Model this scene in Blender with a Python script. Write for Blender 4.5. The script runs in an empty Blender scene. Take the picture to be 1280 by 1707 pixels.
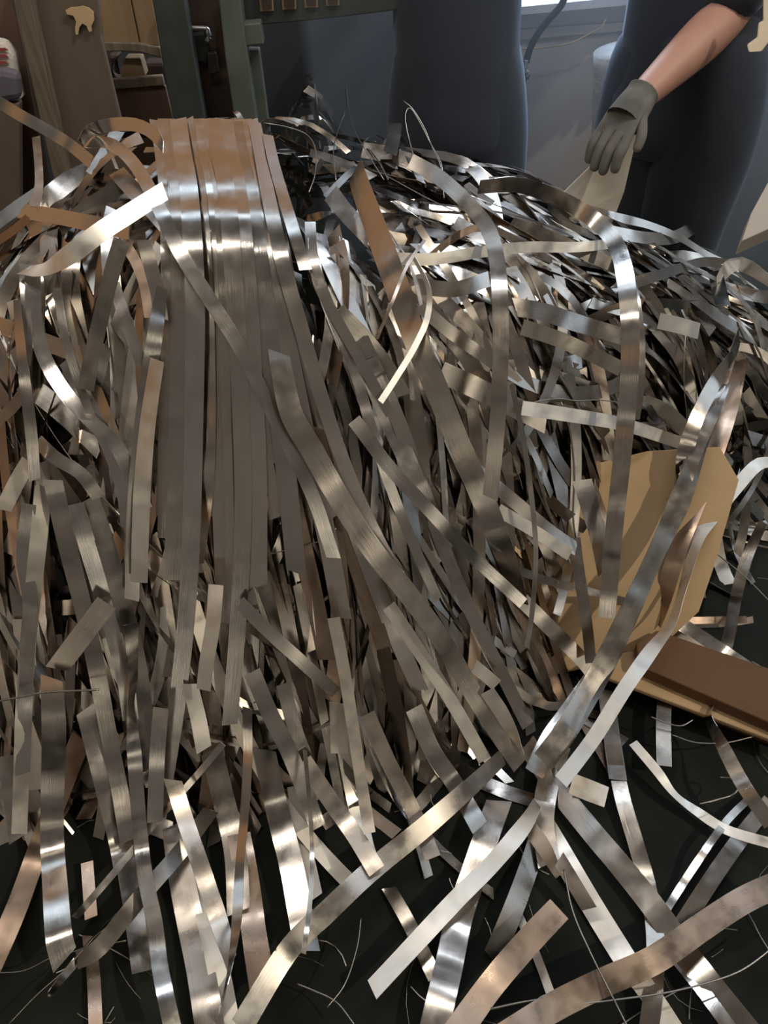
import bpy, bmesh, math, random
import numpy as np
from mathutils import Vector, Matrix
# ------------------------------------------------------------------ camera
SC = bpy.context.scene; COL = SC.collection
F = 1233.0; CX = 640.0; CY = 853.5
PITCH = math.radians(45); ROLL = math.radians(-5)
RM = Matrix.Rotation(PITCH, 3, 'X') @ Matrix.Rotation(ROLL, 3, 'Z')
CAM = Vector((0, 0, 1.45))
cd = bpy.data.cameras.new('camera'); cam = bpy.data.objects.new('camera', cd); COL.objects.link(cam)
cam.location = CAM; cam.rotation_euler = RM.to_euler()
cd.sensor_fit = 'VERTICAL'; cd.sensor_height = 36; cd.sensor_width = 36; cd.lens = 36 * F / 1707
cd.clip_start = 0.02
SC.camera = cam
SC.view_settings.view_transform = 'Standard'; SC.view_settings.look = 'None'
SC.view_settings.gamma = 1; SC.view_settings.use_curve_mapping = False
SC.view_settings.exposure = 0.0

# ------------------------------------------------------------------ world: the workshop hall by direction, its windows plus added bright patches
def build_world():
    w = bpy.data.worlds.new('world'); SC.world = w; w.use_nodes = True
    nt = w.node_tree; N = nt.nodes; L = nt.links; N.clear()
    out = N.new('ShaderNodeOutputWorld'); bg = N.new('ShaderNodeBackground'); L.new(bg.outputs[0], out.inputs[0])
    tc = N.new('ShaderNodeTexCoord'); sx = N.new('ShaderNodeSeparateXYZ'); L.new(tc.outputs['Generated'], sx.inputs[0])
    def m(op, a, b=None):
        n = N.new('ShaderNodeMath'); n.operation = op
        for i, v in enumerate((a, b)):
            if v is None: continue
            if isinstance(v, (int, float)): n.inputs[i].default_value = v
            else: L.new(v, n.inputs[i])
        return n.outputs[0]
    az = m('MULTIPLY', m('ARCTAN2', sx.outputs[0], sx.outputs[1]), 57.2958)      # 0 = ahead of the camera, + = right
    el = m('MULTIPLY', m('ARCSINE', sx.outputs[2]), 57.2958)
    def win(v, lo, hi, s):
        a = N.new('ShaderNodeMapRange'); a.interpolation_type = 'SMOOTHSTEP'
        L.new(v, a.inputs[0]); a.inputs[1].default_value = lo - s; a.inputs[2].default_value = lo + s
        b = N.new('ShaderNodeMapRange'); b.interpolation_type = 'SMOOTHSTEP'
        L.new(v, b.inputs[0]); b.inputs[1].default_value = hi - s; b.inputs[2].default_value = hi + s
        b.inputs[3].default_value = 1; b.inputs[4].default_value = 0
        return m('MULTIPLY', a.outputs[0], b.outputs[0])
    nz = N.new('ShaderNodeTexNoise'); nz.inputs['Scale'].default_value = 3.0; nz.inputs['Detail'].default_value = 3
    L.new(tc.outputs['Generated'], nz.inputs['Vector'])
    cr = N.new('ShaderNodeValToRGB'); L.new(nz.outputs[0], cr.inputs[0])
    cr.color_ramp.elements[0].position = .35; cr.color_ramp.elements[0].color = BASE0
    cr.color_ramp.elements[1].position = .68; cr.color_ramp.elements[1].color = BASE1
    cur = cr.outputs[0]
    for (a0, a1, e0, e1, soft, colr, st) in PATCHES:
        f = m('MULTIPLY', win(az, a0, a1, soft), win(el, e0, e1, soft))
        mx = N.new('ShaderNodeMix'); mx.data_type = 'RGBA'; L.new(f, mx.inputs[0])
        L.new(cur, mx.inputs[6]); mx.inputs[7].default_value = (colr[0]*st, colr[1]*st, colr[2]*st, 1)
        cur = mx.outputs[2]
    L.new(cur, bg.inputs[0]); bg.inputs[1].default_value = WORLD_STRENGTH
BASE0 = (.060, .051, .043, 1); BASE1 = (.150, .131, .111, 1)
WORLD_STRENGTH = 1.0
CREAM = (1, .89, .70); BLUE = (.72, .86, 1); WOOD = (.66, .38, .20)
PATCHES = [  # azimuth range, elevation range, softness (degrees), colour, strength
    (-70, 12, 2, 41, 2, WOOD, .50),        # timber lining on the far side, left
    (-60, 14, 43.5, 49, .8, BLUE, 2.4),     # window band above it
    (14, 75, 24, 40, 2, BLUE, 2.2),        # lower windows behind the two people
    (-150, -118, 5, 26, 3, WOOD, .5),     # warm boards behind left
    (-112, -84, 8, 50, 4, WOOD, .5),
    (138, 143, -12, 14, 1.5, CREAM, 1.5),  # added bright slits low behind the camera, to brighten the slope
    (159, 163, -14, 10, 1.5, CREAM, 1.3),
    (-172, -168, -10, 8, 1.5, CREAM, 1.2),
    (-146, -141, -14, 16, 1.5, CREAM, 1.4),
    (112, 117, -12, 16, 2, BLUE, 1.1),
    (-75, -30, 64, 69, 1.5, CREAM, 1.5),    # added bright patches higher up, for highlights on the strips
    (75, 98, 68, 73, 1.5, CREAM, 1.6),
    (78, 100, 20, 40, 3, BLUE, 1.2),
    (171, 179, 50, 54, 1.5, CREAM, 1.8),
    (-175, -150, 40, 45, 1.5, CREAM, 2.0),
    (-90, -60, 57, 64, 3, BLUE, 1.0),
]
build_world()
sd = bpy.data.lights.new('sun', 'SUN'); sun = bpy.data.objects.new('sun', sd); COL.objects.link(sun)
sd.energy = 1.1; sd.color = (1, .88, .68); sd.angle = math.radians(1.5)
sun.rotation_euler = Vector((.62, -.28, .74)).to_track_quat('Z', 'Y').to_euler()   # high, from behind the camera
sun.location = (1, 0, 4)
ad = bpy.data.lights.new('window_light', 'AREA'); al = bpy.data.objects.new('window_light', ad); COL.objects.link(al)
ad.shape = 'RECTANGLE'; ad.size = .9; ad.size_y = .5; ad.energy = 42; ad.color = (.66, .8, 1)
al.location = (.95, 3.15, 1.85)
al.rotation_euler = (Vector((.3, 1.2, .6)) - Vector(al.location)).to_track_quat('-Z', 'Y').to_euler()

ld = bpy.data.lights.new('added_fill_light', 'AREA'); ll = bpy.data.objects.new('added_fill_light', ld); COL.objects.link(ll)
ld.shape = 'RECTANGLE'; ld.size = 1.2; ld.size_y = .15; ld.energy = 11; ld.color = (1, .9, .78)  # added fill, unseen, brightens the boards at the left
ll.location = (-.6, 1.0, 2.7)
ll.rotation_euler = (Vector((-.5, 2.2, .9)) - Vector(ll.location)).to_track_quat('-Z', 'Y').to_euler()

ld2 = bpy.data.lights.new('added_fill_light', 'AREA'); ll2 = bpy.data.objects.new('added_fill_light', ld2); COL.objects.link(ll2)
ld2.shape = 'RECTANGLE'; ld2.size = 1.2; ld2.size_y = .15; ld2.energy = 15; ld2.color = (.82, .9, 1)  # second added fill, unseen, brightens the grey machine
ll2.location = (.9, 1.5, 2.7)
ll2.rotation_euler = (Vector((.7, 2.6, .9)) - Vector(ll2.location)).to_track_quat('-Z', 'Y').to_euler()

# ------------------------------------------------------------------ helpers
def ray(px, py):
    return RM @ Vector(((px - CX) / F, -(py - CY) / F, -1.0))
def P(px, py, t):                       # point seen at px,py at axial distance t
    return CAM + ray(px, py) * t
def PY(px, py, Y):                      # point seen at px,py on the upright plane y = Y
    d = ray(px, py); return CAM + d * ((Y - CAM.y) / d.y)
def PZ(px, py, Z):                      # point seen at px,py on the level plane z = Z
    d = ray(px, py); return CAM + d * ((Z - CAM.z) / d.z)
def link_bm(name, bm, mat, parent=None, smooth=False):
    me = bpy.data.meshes.new(name); bm.normal_update(); bm.to_mesh(me); bm.free()
    if mat: me.materials.append(mat)
    if smooth:
        for p_ in me.polygons: p_.use_smooth = True
    o = bpy.data.objects.new(name, me); COL.objects.link(o)
    if parent: o.parent = parent
    return o
def tag(o, label, cat, group=None, kind=None):
    o['label'] = label; o['category'] = cat
    if group: o['group'] = group
    if kind: o['kind'] = kind
    return o
def struct(o):
    o['kind'] = 'structure'; return o
def empty(name, loc=(0, 0, 0)):
    o = bpy.data.objects.new(name, None); COL.objects.link(o); o.location = loc; o.empty_display_size = .1
    return o
def slab_bm(pts, off, bm=None):         # polygon extruded by the vector off
    bm = bm or bmesh.new(); off = Vector(off)
    a = [bm.verts.new(p) for p in pts]; b = [bm.verts.new(Vector(p) + off) for p in pts]
    bm.faces.new(a); bm.faces.new(b[::-1]); n = len(pts)
    for i in range(n): bm.faces.new((a[i], b[i], b[(i+1) % n], a[(i+1) % n]))
    bmesh.ops.recalc_face_normals(bm, faces=bm.faces); return bm
def bevel(o, w=.004, seg=2):
    m_ = o.modifiers.new('bevel', 'BEVEL'); m_.width = w; m_.segments = seg; m_.limit_method = 'ANGLE'
    return o
def box_bm(lo, hi, bm=None):
    x0, y0, z0 = lo; x1, y1, z1 = hi
    return slab_bm([(x0, y0, z0), (x1, y0, z0), (x1, y0, z1), (x0, y0, z1)], (0, y1 - y0, 0), bm)
def cr_spline(P_, n):                   # Catmull-Rom through the points
    P_ = np.array(P_, float)
    if len(P_) == 2:
        s = np.linspace(0, 1, n)[:, None]; return P_[0] * (1 - s) + P_[1] * s
    Q = np.vstack([2*P_[0]-P_[1], P_, 2*P_[-1]-P_[-2]])
    seg = np.sqrt((np.diff(P_[:, :2], axis=0)**2).sum(1)); cum = np.concatenate([[0], np.cumsum(seg)])
    out = []
    for s in np.linspace(0, cum[-1] * .999999, n):
        i = int(np.searchsorted(cum, s, 'right')) - 1; i = min(max(i, 0), len(P_) - 2)
        u = (s - cum[i]) / max(seg[i], 1e-9); a, b, c, d = Q[i], Q[i+1], Q[i+2], Q[i+3]
        out.append(.5*((2*b) + (-a+c)*u + (2*a-5*b+4*c-d)*u*u + (-a+3*b-3*c+d)*u**3))
    return np.array(out)
def tube_bm(pts, r, bm=None, seg=8, n=None):
    bm = bm or bmesh.new()
    pp = [Vector(p) for p in cr_spline([tuple(p) for p in pts], n or max(8, len(pts)*6))]
    rings = []; up = Vector((0, 0, 1))
    for i, p in enumerate(pp):
        t = (pp[min(i+1, len(pp)-1)] - pp[max(i-1, 0)]).normalized()
        a = t.cross(up);
        if a.length < .05: a = t.cross(Vector((1, 0, 0)))
        a.normalize(); b = t.cross(a)
        rr = r if not callable(r) else r(i / (len(pp)-1))
        rings.append([bm.verts.new(p + (a*math.cos(k*2*math.pi/seg) + b*math.sin(k*2*math.pi/seg)) * rr) for k in range(seg)])
    for i in range(len(rings)-1):
        for k in range(seg):
            bm.faces.new((rings[i][k], rings[i][(k+1) % seg], rings[i+1][(k+1) % seg], rings[i+1][k]))
    bm.faces.new(rings[0][::-1]); bm.faces.new(rings[-1]); bmesh.ops.recalc_face_normals(bm, faces=bm.faces)
    return bm

# ------------------------------------------------------------------ materials
def mat(name, base, rough=.6, metal=0.0, noise=None, bump=0.0, nscale=8.0, sheen=0.0, stretch=None, alpha=None):
    m_ = bpy.data.materials.new(name); m_.use_nodes = True; nt = m_.node_tree; N = nt.nodes; L = nt.links
    b = N['Principled BSDF']; b.inputs['Base Color'].default_value = (*base, 1)
    b.inputs['Roughness'].default_value = rough; b.inputs['Metallic'].default_value = metal
    if sheen: b.inputs['Sheen Weight'].default_value = sheen; b.inputs['Sheen Roughness'].default_value = .4; b.inputs['Sheen Tint'].default_value = (.6, .75, 1, 1)
    if noise or bump:
        tc = N.new('ShaderNodeTexCoord'); mp = N.new('ShaderNodeMapping'); L.new(tc.outputs['Object'], mp.inputs[0])
        if stretch: mp.inputs['Scale'].default_value = stretch
        nz = N.new('ShaderNodeTexNoise'); nz.inputs['Scale'].default_value = nscale; nz.inputs['Detail'].default_value = 8
        L.new(mp.outputs[0], nz.inputs['Vector'])
        if noise:
            cr = N.new('ShaderNodeValToRGB'); L.new(nz.outputs[0], cr.inputs[0])
            cr.color_ramp.elements[0].position = .3; cr.color_ramp.elements[1].position = .7
            cr.color_ramp.elements[0].color = (*base, 1); cr.color_ramp.elements[1].color = (*noise, 1)
            L.new(cr.outputs[0], b.inputs['Base Color'])
        if bump:
            bp = N.new('ShaderNodeBump'); bp.inputs['Strength'].default_value = bump; bp.inputs['Distance'].default_value = .01
            L.new(nz.outputs[0], bp.inputs['Height']); L.new(bp.outputs[0], b.inputs['Normal'])
    return m_
def strip_mat(name, base, rough, island=False, scratch=0.0, wave=.14, vary=.12):
    m_ = bpy.data.materials.new(name); m_.use_nodes = True; nt = m_.node_tree; N = nt.nodes; L = nt.links
    b = N['Principled BSDF']; b.inputs['Metallic'].default_value = 1.0
    uv = N.new('ShaderNodeUVMap'); uv.uv_map = 'UVMap'          # u metres along, v metres across (offset per strip)
    if island: rn = N.new('ShaderNodeNewGeometry').outputs['Random Per Island']
    else: rn = N.new('ShaderNodeObjectInfo').outputs['Random']
    # base colour: small differences between strips
    cr = N.new('ShaderNodeValToRGB'); L.new(rn, cr.inputs[0]); e = cr.color_ramp.elements
    lo = tuple(c*(1-vary) for c in base); hi = tuple(min(1, c*(1+vary)) for c in base)
    e[0].color = (*lo, 1); e[1].color = (*hi, 1)
    warm = e.new(.5); warm.color = (base[0]*1.03, base[1]*.98, base[2]*.92, 1)
    # brushed lines along the strip and smudges
    mp = N.new('ShaderNodeMapping'); mp.inputs['Scale'].default_value = (6, 900, 1); L.new(uv.outputs[0], mp.inputs[0])
    br = N.new('ShaderNodeTexNoise'); br.inputs['Scale'].default_value = 1; br.inputs['Detail'].default_value = 4; L.new(mp.outputs[0], br.inputs['Vector'])
    sm = N.new('ShaderNodeTexNoise'); sm.inputs['Scale'].default_value = 22; sm.inputs['Detail'].default_value = 6; L.new(uv.outputs[0], sm.inputs['Vector'])
    rr = N.new('ShaderNodeMapRange'); L.new(sm.outputs[0], rr.inputs[0]); rr.inputs[1].default_value = .35; rr.inputs[2].default_value = .7
    rr.inputs[3].default_value = rough * .75; rr.inputs[4].default_value = rough * 1.5; L.new(rr.outputs[0], b.inputs['Roughness'])
    mx = N.new('ShaderNodeMix'); mx.data_type = 'RGBA'; mx.blend_type = 'MULTIPLY'; mx.inputs[0].default_value = .35 + scratch*.4
    L.new(cr.outputs[0], mx.inputs[6])
    c2 = N.new('ShaderNodeValToRGB'); L.new(br.outputs[0], c2.inputs[0]); c2.color_ramp.elements[0].color = (.58, .565, .55, 1); c2.color_ramp.elements[1].position = .62
    L.new(c2.outputs[0], mx.inputs[7]); L.new(mx.outputs[2], b.inputs['Base Color'])
    # gentle waves along the length, so reflections break into bands
    mp2 = N.new('ShaderNodeMapping'); mp2.inputs['Scale'].default_value = (7, 4, 1); L.new(uv.outputs[0], mp2.inputs[0])
    wv = N.new('ShaderNodeTexNoise'); wv.inputs['Scale'].default_value = 1; wv.inputs['Detail'].default_value = 2; L.new(mp2.outputs[0], wv.inputs['Vector'])
    b1 = N.new('ShaderNodeBump'); b1.inputs['Strength'].default_value = wave; b1.inputs['Distance'].default_value = .02; L.new(wv.outputs[0], b1.inputs['Height'])
    b2 = N.new('ShaderNodeBump'); b2.inputs['Strength'].default_value = .12 + scratch*.5; b2.inputs['Distance'].default_value = .0006
    L.new((sm if scratch else br).outputs[0], b2.inputs['Height']); L.new(b1.outputs[0], b2.inputs['Normal']); L.new(b2.outputs[0], b.inputs['Normal'])
    return m_
M = {
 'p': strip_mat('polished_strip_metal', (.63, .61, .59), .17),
 'm': strip_mat('sunlit_matte_strip_metal', (.84, .82, .78), .46, wave=.12),  # lighter base puts sunlight into the colour of the bright strips
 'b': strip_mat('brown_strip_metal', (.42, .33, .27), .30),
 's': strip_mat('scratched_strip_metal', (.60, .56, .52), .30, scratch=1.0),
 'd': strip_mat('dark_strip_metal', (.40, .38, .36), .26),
}
M_tangle = strip_mat('tangle_metal', (.46, .43, .40), .2, island=True, vary=.35)  # base darkened so the shade of the gaps is in the colour
M_wire = mat('thin_scrap_wire', (.34, .32, .29), .35, 1.0)
M_floor = mat('oily_floor', (.006, .007, .006), .75, 0, (.020, .023, .018), .25, 5.0)
M_floor.node_tree.nodes['Principled BSDF'].inputs['Specular IOR Level'].default_value = .15
M_wall = mat('dark_wall', (.035, .038, .045), .8, 0, (.05, .052, .058), 0, 2)
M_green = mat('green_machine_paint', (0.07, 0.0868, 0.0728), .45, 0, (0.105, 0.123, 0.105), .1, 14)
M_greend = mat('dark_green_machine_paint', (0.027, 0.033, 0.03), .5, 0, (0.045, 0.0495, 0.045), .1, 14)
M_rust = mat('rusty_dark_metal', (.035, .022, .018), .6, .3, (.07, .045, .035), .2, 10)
M_ply = mat('tan_plywood', (.30, .20, .11), .6, 0, (.22, .145, .08), .1, 3, stretch=(12, 12, 1))
M_brown = mat('brown_board', (.105, .078, .058), .7, 0, (.135, .10, .075), .1, 3, stretch=(6, 6, 1))
M_redwood = mat('reddish_wood', (.15, .088, .058), .65, 0, (.10, .06, .04), .1, 3, stretch=(10, 10, 1))
M_edge = mat('weathered_timber_edge', (.19, .15, .105), .7, 0, (.11, .085, .06), .2, 6, stretch=(12, 12, 1))
M_card = mat('cardboard', (.56, .39, .22), .85, 0, (.48, .33, .18), .15, 9)
M_cardd = mat('brown_cardboard', (.14, .07, .03), .85, 0, (.11, .055, .025), .15, 7)
M_paper = mat('pale_paper', (.55, .50, .43), .85, 0, (.46, .42, .37), .1, 8)
M_grey = mat('grey_sheet_panel', (.62, .61, .62), .5, .0, (.54, .53, .55), .1, 3)
M_white = mat('white_sill', (.75, .8, .85), .5)
M_film = mat('wrapping_film', (.62, .68, .74), .18, .2, (.48, .54, .6), .3, 4, stretch=(1, 1, 14))
M_rubber = mat('black_hose_rubber', (.015, .018, .022), .4)
M_steel = mat('galvanised_fitting', (.45, .45, .45), .4, .9)
M_navy = mat('navy_cotton', (.012, .016, .028), .9, 0, (.022, .027, .042), .25, 5, sheen=.35)
M_black = mat('dark_work_trousers', (.010, .013, .020), .9, 0, (.02, .024, .034), .35, 6, sheen=.3)
M_skin = mat('skin', (.45, .235, .165), .55, 0, (.40, .20, .14), .08, 12)
M_hair = mat('black_hair', (.01, .009, .008), .5)
M_glove = mat('dirty_knit_glove', (.05, .05, .05), .95, 0, (.20, .185, .16), .5, 9)
M_shoe = mat('black_shoe', (.012, .012, .012), .5)
M_cloth = mat('beige_cloth', (.58, .47, .33), .9, 0, (.5, .4, .28), .2, 14)
# ------------------------------------------------------------------ shape of the heap
def H(x, y):
    ip = np.interp
    hc = ip(x, [-1.1,-.8,-.62,-.45,-.2,0,.2,.45,.7,.95,1.3], [.70,.84,.93,.98,.98,.91,.84,.72,.61,.48,.25])
    yf = ip(x, [-1,-.45,-.1,.2,.6,1], [1.22,1.22,1.24,1.32,1.45,1.55])
    yb = ip(x, [-1,-.3,.3,.8], [1.6,1.62,1.78,1.85])
    y0 = ip(x, [-1,0,.25,.5,.8,1.2], [.60,.62,.72,.9,1.12,1.3])
    t = np.clip((y-y0)/(yf-y0), 0, 1)
    prof = (.55*t+.45*t*t*(3-2*t))*.93
    z = hc*np.where(y < yf, prof, .93+.07*np.clip((y-yf)/(yb-yf), 0, 1))
    b = np.clip((y-yb)/ip(x, [-.38,-.28,.05,.18], [.42,1.1,1.1,.42]), 0, 1)
    z = z*(1-b*b*(3-2*b)*.85)
    z = np.maximum(z, .90*np.exp(-((x+.11)/.2)**2-((y-2.25)/.28)**2))
    z = z + .02*np.sin(7*x+3*y)*np.clip(z*4, 0, 1)
    return np.maximum(z, 0)
R_ = np.array(RM); C_ = np.array(CAM)
GX = np.arange(-240, 1540, 10.); GY = np.arange(-160, 1960, 10.)
def make_depth():
    gx, gy = np.meshgrid(GX, GY)
    d = np.stack([(gx-CX)/F, -(gy-CY)/F, -np.ones_like(gx)], -1) @ R_.T
    T = np.full(gx.shape, np.nan)
    for t in np.arange(.5, 2.7, .008):
        q = C_ + d*t
        hit = np.isnan(T) & (q[..., 2] <= H(q[..., 0], q[..., 1])); T[hit] = t
    return T
DEPTH = make_depth()
def depth_at(px, py):
    i = int(round((py-GY[0])/10)); j = int(round((px-GX[0])/10))
    if 0 <= i < len(GY) and 0 <= j < len(GX): return DEPTH[i, j]
    return np.nan
def hnorm(p):
    e = .03
    dx = (float(H(p.x+e, p.y)) - float(H(p.x-e, p.y)))/(2*e); dy = (float(H(p.x, p.y+e)) - float(H(p.x, p.y-e)))/(2*e)
    return Vector((-dx, -dy, 1)).normalized()
TH = .0004
def ribbon(bm, pts, nrm, wid, uvoff, thick=TH, cut=(0, 0), solid=True):
    """pts centre line, nrm face normals, wid widths (m)"""
    uvl = bm.loops.layers.uv.get('UVMap') or bm.loops.layers.uv.new('UVMap')
    n = len(pts); rows = []; u = 0; us = []
    for i in range(n):
        t = (pts[min(i+1, n-1)] - pts[max(i-1, 0)]).normalized()
        s = t.cross(nrm[i]);
        if s.length < 1e-4: s = Vector((1, 0, 0))
        s.normalize(); nn = s.cross(t).normalized()
        w = wid[i]*.5
        c0 = c1 = Vector((0, 0, 0))
        if i == 0: c0 = t*cut[0]*w; c1 = -c0
        if i == n-1: c0 = t*cut[1]*w; c1 = -c0
        a = pts[i] - s*w + c0; b = pts[i] + s*w + c1
        if i: u += (pts[i]-pts[i-1]).length
        us.append(u)
        if solid: rows.append([bm.verts.new(a+nn*thick), bm.verts.new(b+nn*thick), bm.verts.new(b-nn*thick), bm.verts.new(a-nn*thick)])
        else: rows.append([bm.verts.new(a), bm.verts.new(b)])
    def face(vs, uvs, smooth):
        f = bm.faces.new(vs); f.smooth = smooth
        for l, q in zip(f.loops, uvs): l[uvl].uv = (q[0]+uvoff, q[1]+uvoff*.37)
    for i in range(n-1):
        a, b = rows[i], rows[i+1]; w = wid[i]
        face((a[0], a[1], b[1], b[0]), ((us[i], 0), (us[i], w), (us[i+1], w), (us[i+1], 0)), True)
        if solid:
            face((a[2], a[3], b[3], b[2]), ((us[i], w), (us[i], 0), (us[i+1], 0), (us[i+1], w)), True)
            face((a[1], a[2], b[2], b[1]), ((us[i], w), (us[i], w), (us[i+1], w), (us[i+1], w)), False)
            face((a[3], a[0], b[0], b[3]), ((us[i], 0), (us[i], 0), (us[i+1], 0), (us[i+1], 0)), False)
    if solid:
        face(rows[0][::-1], ((0, 0),)*4, False); face(rows[-1], ((0, 0),)*4, False)
def sharpen(me):
    """edges between top/bottom faces and rims stay crisp"""
    bm = bmesh.new(); bm.from_mesh(me)
    for e in bm.edges:
        if len(e.link_faces) == 2 and (e.link_faces[0].smooth != e.link_faces[1].smooth): e.smooth = False
    bm.to_mesh(me); bm.free()
RNG = random.Random(11)
def smooth1(a, k):
    a = np.array(a, float)
    for _ in range(k): a[1:-1] = .25*a[:-2] + .5*a[1:-1] + .25*a[2:]
    return a
def trace(name, label, layer, w, pts, mt='p', group=None, cat='metal strip', hump=0.0, amp=None, tw=None, lift=None, cut=None, kink=False, stiff=6, tilt=0, tilt0=0, z=None):
    """a strip whose run is measured on the photograph and laid on the heap; pts = (x, y[, apparent width])"""
    P3 = [(p[0], p[1], p[2] if len(p) > 2 else w) for p in pts]
    L = sum(math.hypot(P3[i+1][0]-P3[i][0], P3[i+1][1]-P3[i][1]) for i in range(len(P3)-1))
    n = max(6, int(L/11))
    if kink:
        q = []; 
        for i in range(len(P3)-1):
            m_ = max(3, int(math.hypot(P3[i+1][0]-P3[i][0], P3[i+1][1]-P3[i][1])/11))
            q += [tuple(np.array(P3[i])*(1-s/m_)+np.array(P3[i+1])*(s/m_)) for s in range(m_)]
        q.append(P3[-1]); S = np.array(q); n = len(S)
    else: S = cr_spline(P3, n)
    T = np.array([depth_at(a, b) for a, b in S[:, :2]])
    if z is not None:
        T = np.array([(z-CAM.z)/ray(a, b).z for a, b in S[:, :2]])
    ok = ~np.isnan(T)
    if not ok.any(): T[:] = 1.6
    else: T = np.interp(np.arange(n), np.arange(n)[ok], T[ok])
    T = smooth1(T, stiff*3)
    s = np.linspace(0, 1, n)
    lf = (lift if lift is not None else .016 + layer*.014)
    A = amp if amp is not None else RNG.uniform(.004, .012)
    k = L/F*T.mean()/RNG.uniform(.22, .42); ph = RNG.uniform(0, 6.28)
    off = lf + hump*np.sin(np.pi*s) + A*np.sin(2*np.pi*k*s+ph)
    pw = []; 
    for (a, b, ww), t, o_ in zip(S, T, off):
        d = ray(a, b); q = CAM + d*(t - o_)
        if q.z < .004: q = CAM + d*((.004+.001*(layer+1)-CAM.z)/d.z)
        pw.append(q)
    dz = [((p - CAM).dot(RM @ Vector((0, 0, -1)))) for p in pw]
    rat = S[:, 2]/S[:, 2].max(); Wm = S[:, 2].max()*dz[int(np.argmax(S[:, 2]))]/F
    tilt0 = math.radians((RNG.uniform(-1, 1) if tilt0 else RNG.uniform(-9, 9)) + tilt); ta = math.radians(RNG.uniform(2, 8)) if tw is None else math.radians(tw)
    k2 = RNG.uniform(.5, 1.5); ph2 = RNG.uniform(0, 6.28); sg = RNG.choice((-1, 1))
    nr = []
    for i, p in enumerate(pw):
        t = (pw[min(i+1, n-1)] - pw[max(i-1, 0)]).normalized()
        v = (CAM - p).normalized(); nn = (v*.75 + hnorm(p)*.25)
        nn = (nn - t*nn.dot(t)).normalized()
        ang = tilt0 + ta*math.sin(2*math.pi*k2*s[i]+ph2) + sg*math.acos(min(1, max(.03, rat[i])))
        nr.append(Matrix.Rotation(ang, 3, t) @ nn)
    bm = bmesh.new()
    ct = cut or (RNG.uniform(-.5, .5), RNG.uniform(-.5, .5))
    o = pw[len(pw)//2].copy()
    ribbon(bm, [p-o for p in pw], nr, [Wm]*n, RNG.uniform(0, 40), cut=ct)
    ob = link_bm(name, bm, M[mt]); sharpen(ob.data); ob.location = o
    tag(ob, label, cat, group); return ob
def wire(label, pts, r=.0011, lift=.05, hump=0.0, group=None, layer=0, z=None, name='scrap_wire'):
    S = cr_spline([tuple(p[:2]) for p in pts], max(10, len(pts)*7)); n = len(S)
    T = np.array([depth_at(a, b) for a, b in S])
    if z is not None: T = np.array([(z-CAM.z)/ray(a, b).z for a, b in S])
    ok = ~np.isnan(T); T = np.interp(np.arange(n), np.arange(n)[ok], T[ok]) if ok.any() else np.full(n, 1.9)
    T = smooth1(T, 12); s = np.linspace(0, 1, n)
    pw = [P(a, b, t - lift - hump*math.sin(math.pi*u)) for (a, b), t, u in zip(S, T, s)]
    for p in pw: p.z = max(p.z, .003)
    o = pw[0].copy()
    ob = link_bm(name, tube_bm([p-o for p in pw], r, seg=5, n=n), M_wire, smooth=True); ob.location = o
    return tag(ob, label, 'wire', group)

# ------------------------------------------------------------------ structure
struct(link_bm('floor', box_bm((-3, -1.2, -.05), (3, 3.6, 0)), M_floor))
struct(link_bm('wall_back', box_bm((-3, 3.45, 0), (3, 3.55, 1.5)), M_wall))

# ------------------------------------------------------------------ things behind the heap
def pslab(name, pix, Y, th, m_, parent=None, bev=.003, lean=0):
    """upright sheet: outline pixels on the plane y=Y, thickness th backwards"""
    pts = [PY(a, b, Y) for a, b in pix]
    if lean:
        zb = min(p.z for p in pts)
        pts = [p + (CAM-p).normalized()*0 for p in pts]
    o = pts[0].copy()
    ob = link_bm(name, slab_bm([p-o for p in pts], (0, th, 0)), m_, parent)
    if parent is None: ob.location = o
    else: ob.location = o - parent.location if parent.location.length else o
    if bev: bevel(ob, bev)
    return ob
# stacked timber and boards, far left
tag(pslab('brown_board', [(22,-60),(160,-60),(168,60),(205,215),(250,420),(130,420),(52,150)], 2.10, .02, M_brown), 'large brown board leaning behind the left end of the heap, with a torn pale patch', 'board')
tp = [PY(a, b, 2.092) for a, b in [(109,17),(118,12),(126,12),(138,10),(148,13),(156,20),(157,33),(152,44),(153,52),(148,53),(144,43),(137,39),(132,46),(130,58),(126,57),(125,46),(127,36),(122,26),(112,24)]]
ob = link_bm('torn_paper', slab_bm([p-tp[0] for p in tp], (0, .003, 0)), M_card); ob.location = tp[0]
tag(ob, 'ragged pale scrap of cardboard stuck on the brown board', 'paper scrap')
tag(pslab('timber_post', [(14,-60),(40,-60),(64,60),(118,310),(150,470),(118,470),(92,310),(44,100)], 2.06, .04, M_edge), 'weathered timber edge post leaning in front of the brown board', 'timber')
tag(pslab('dark_board', [(-120,-60),(12,-60),(44,110),(78,300),(110,500),(-120,500)], 2.14, .03, M_redwood), 'dark reddish-brown board at the far left edge behind the heap', 'board')
lb = pslab('packing_sack', [(-60,62),(6,72),(22,95),(26,125),(34,165),(33,172),(-60,176)], 2.05, .05, M_paper, bev=.015)
tag(lb, 'pale printed sack at the far left edge above the strips', 'sack')
for k in range(3):
    r_ = pslab('red_print', [(-30,82+k*11),(8,80+k*11),(14,84+k*11),(-30,88+k*11)], 2.046, .003, mat('red_print_ink', (.25, .05, .045), .7), None, 0)
    r_.parent = lb; r_.location = r_.location - lb.location
lw = pslab('purple_sack', [(-60,118),(4,116),(30,122),(33,168),(6,172),(-60,172)], 2.02, .04, mat('violet_grey_sack', (.11,.095,.125), .8), bev=.015)
tag(lw, 'dull violet-grey sack under the printed sack at the left edge', 'sack')
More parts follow.
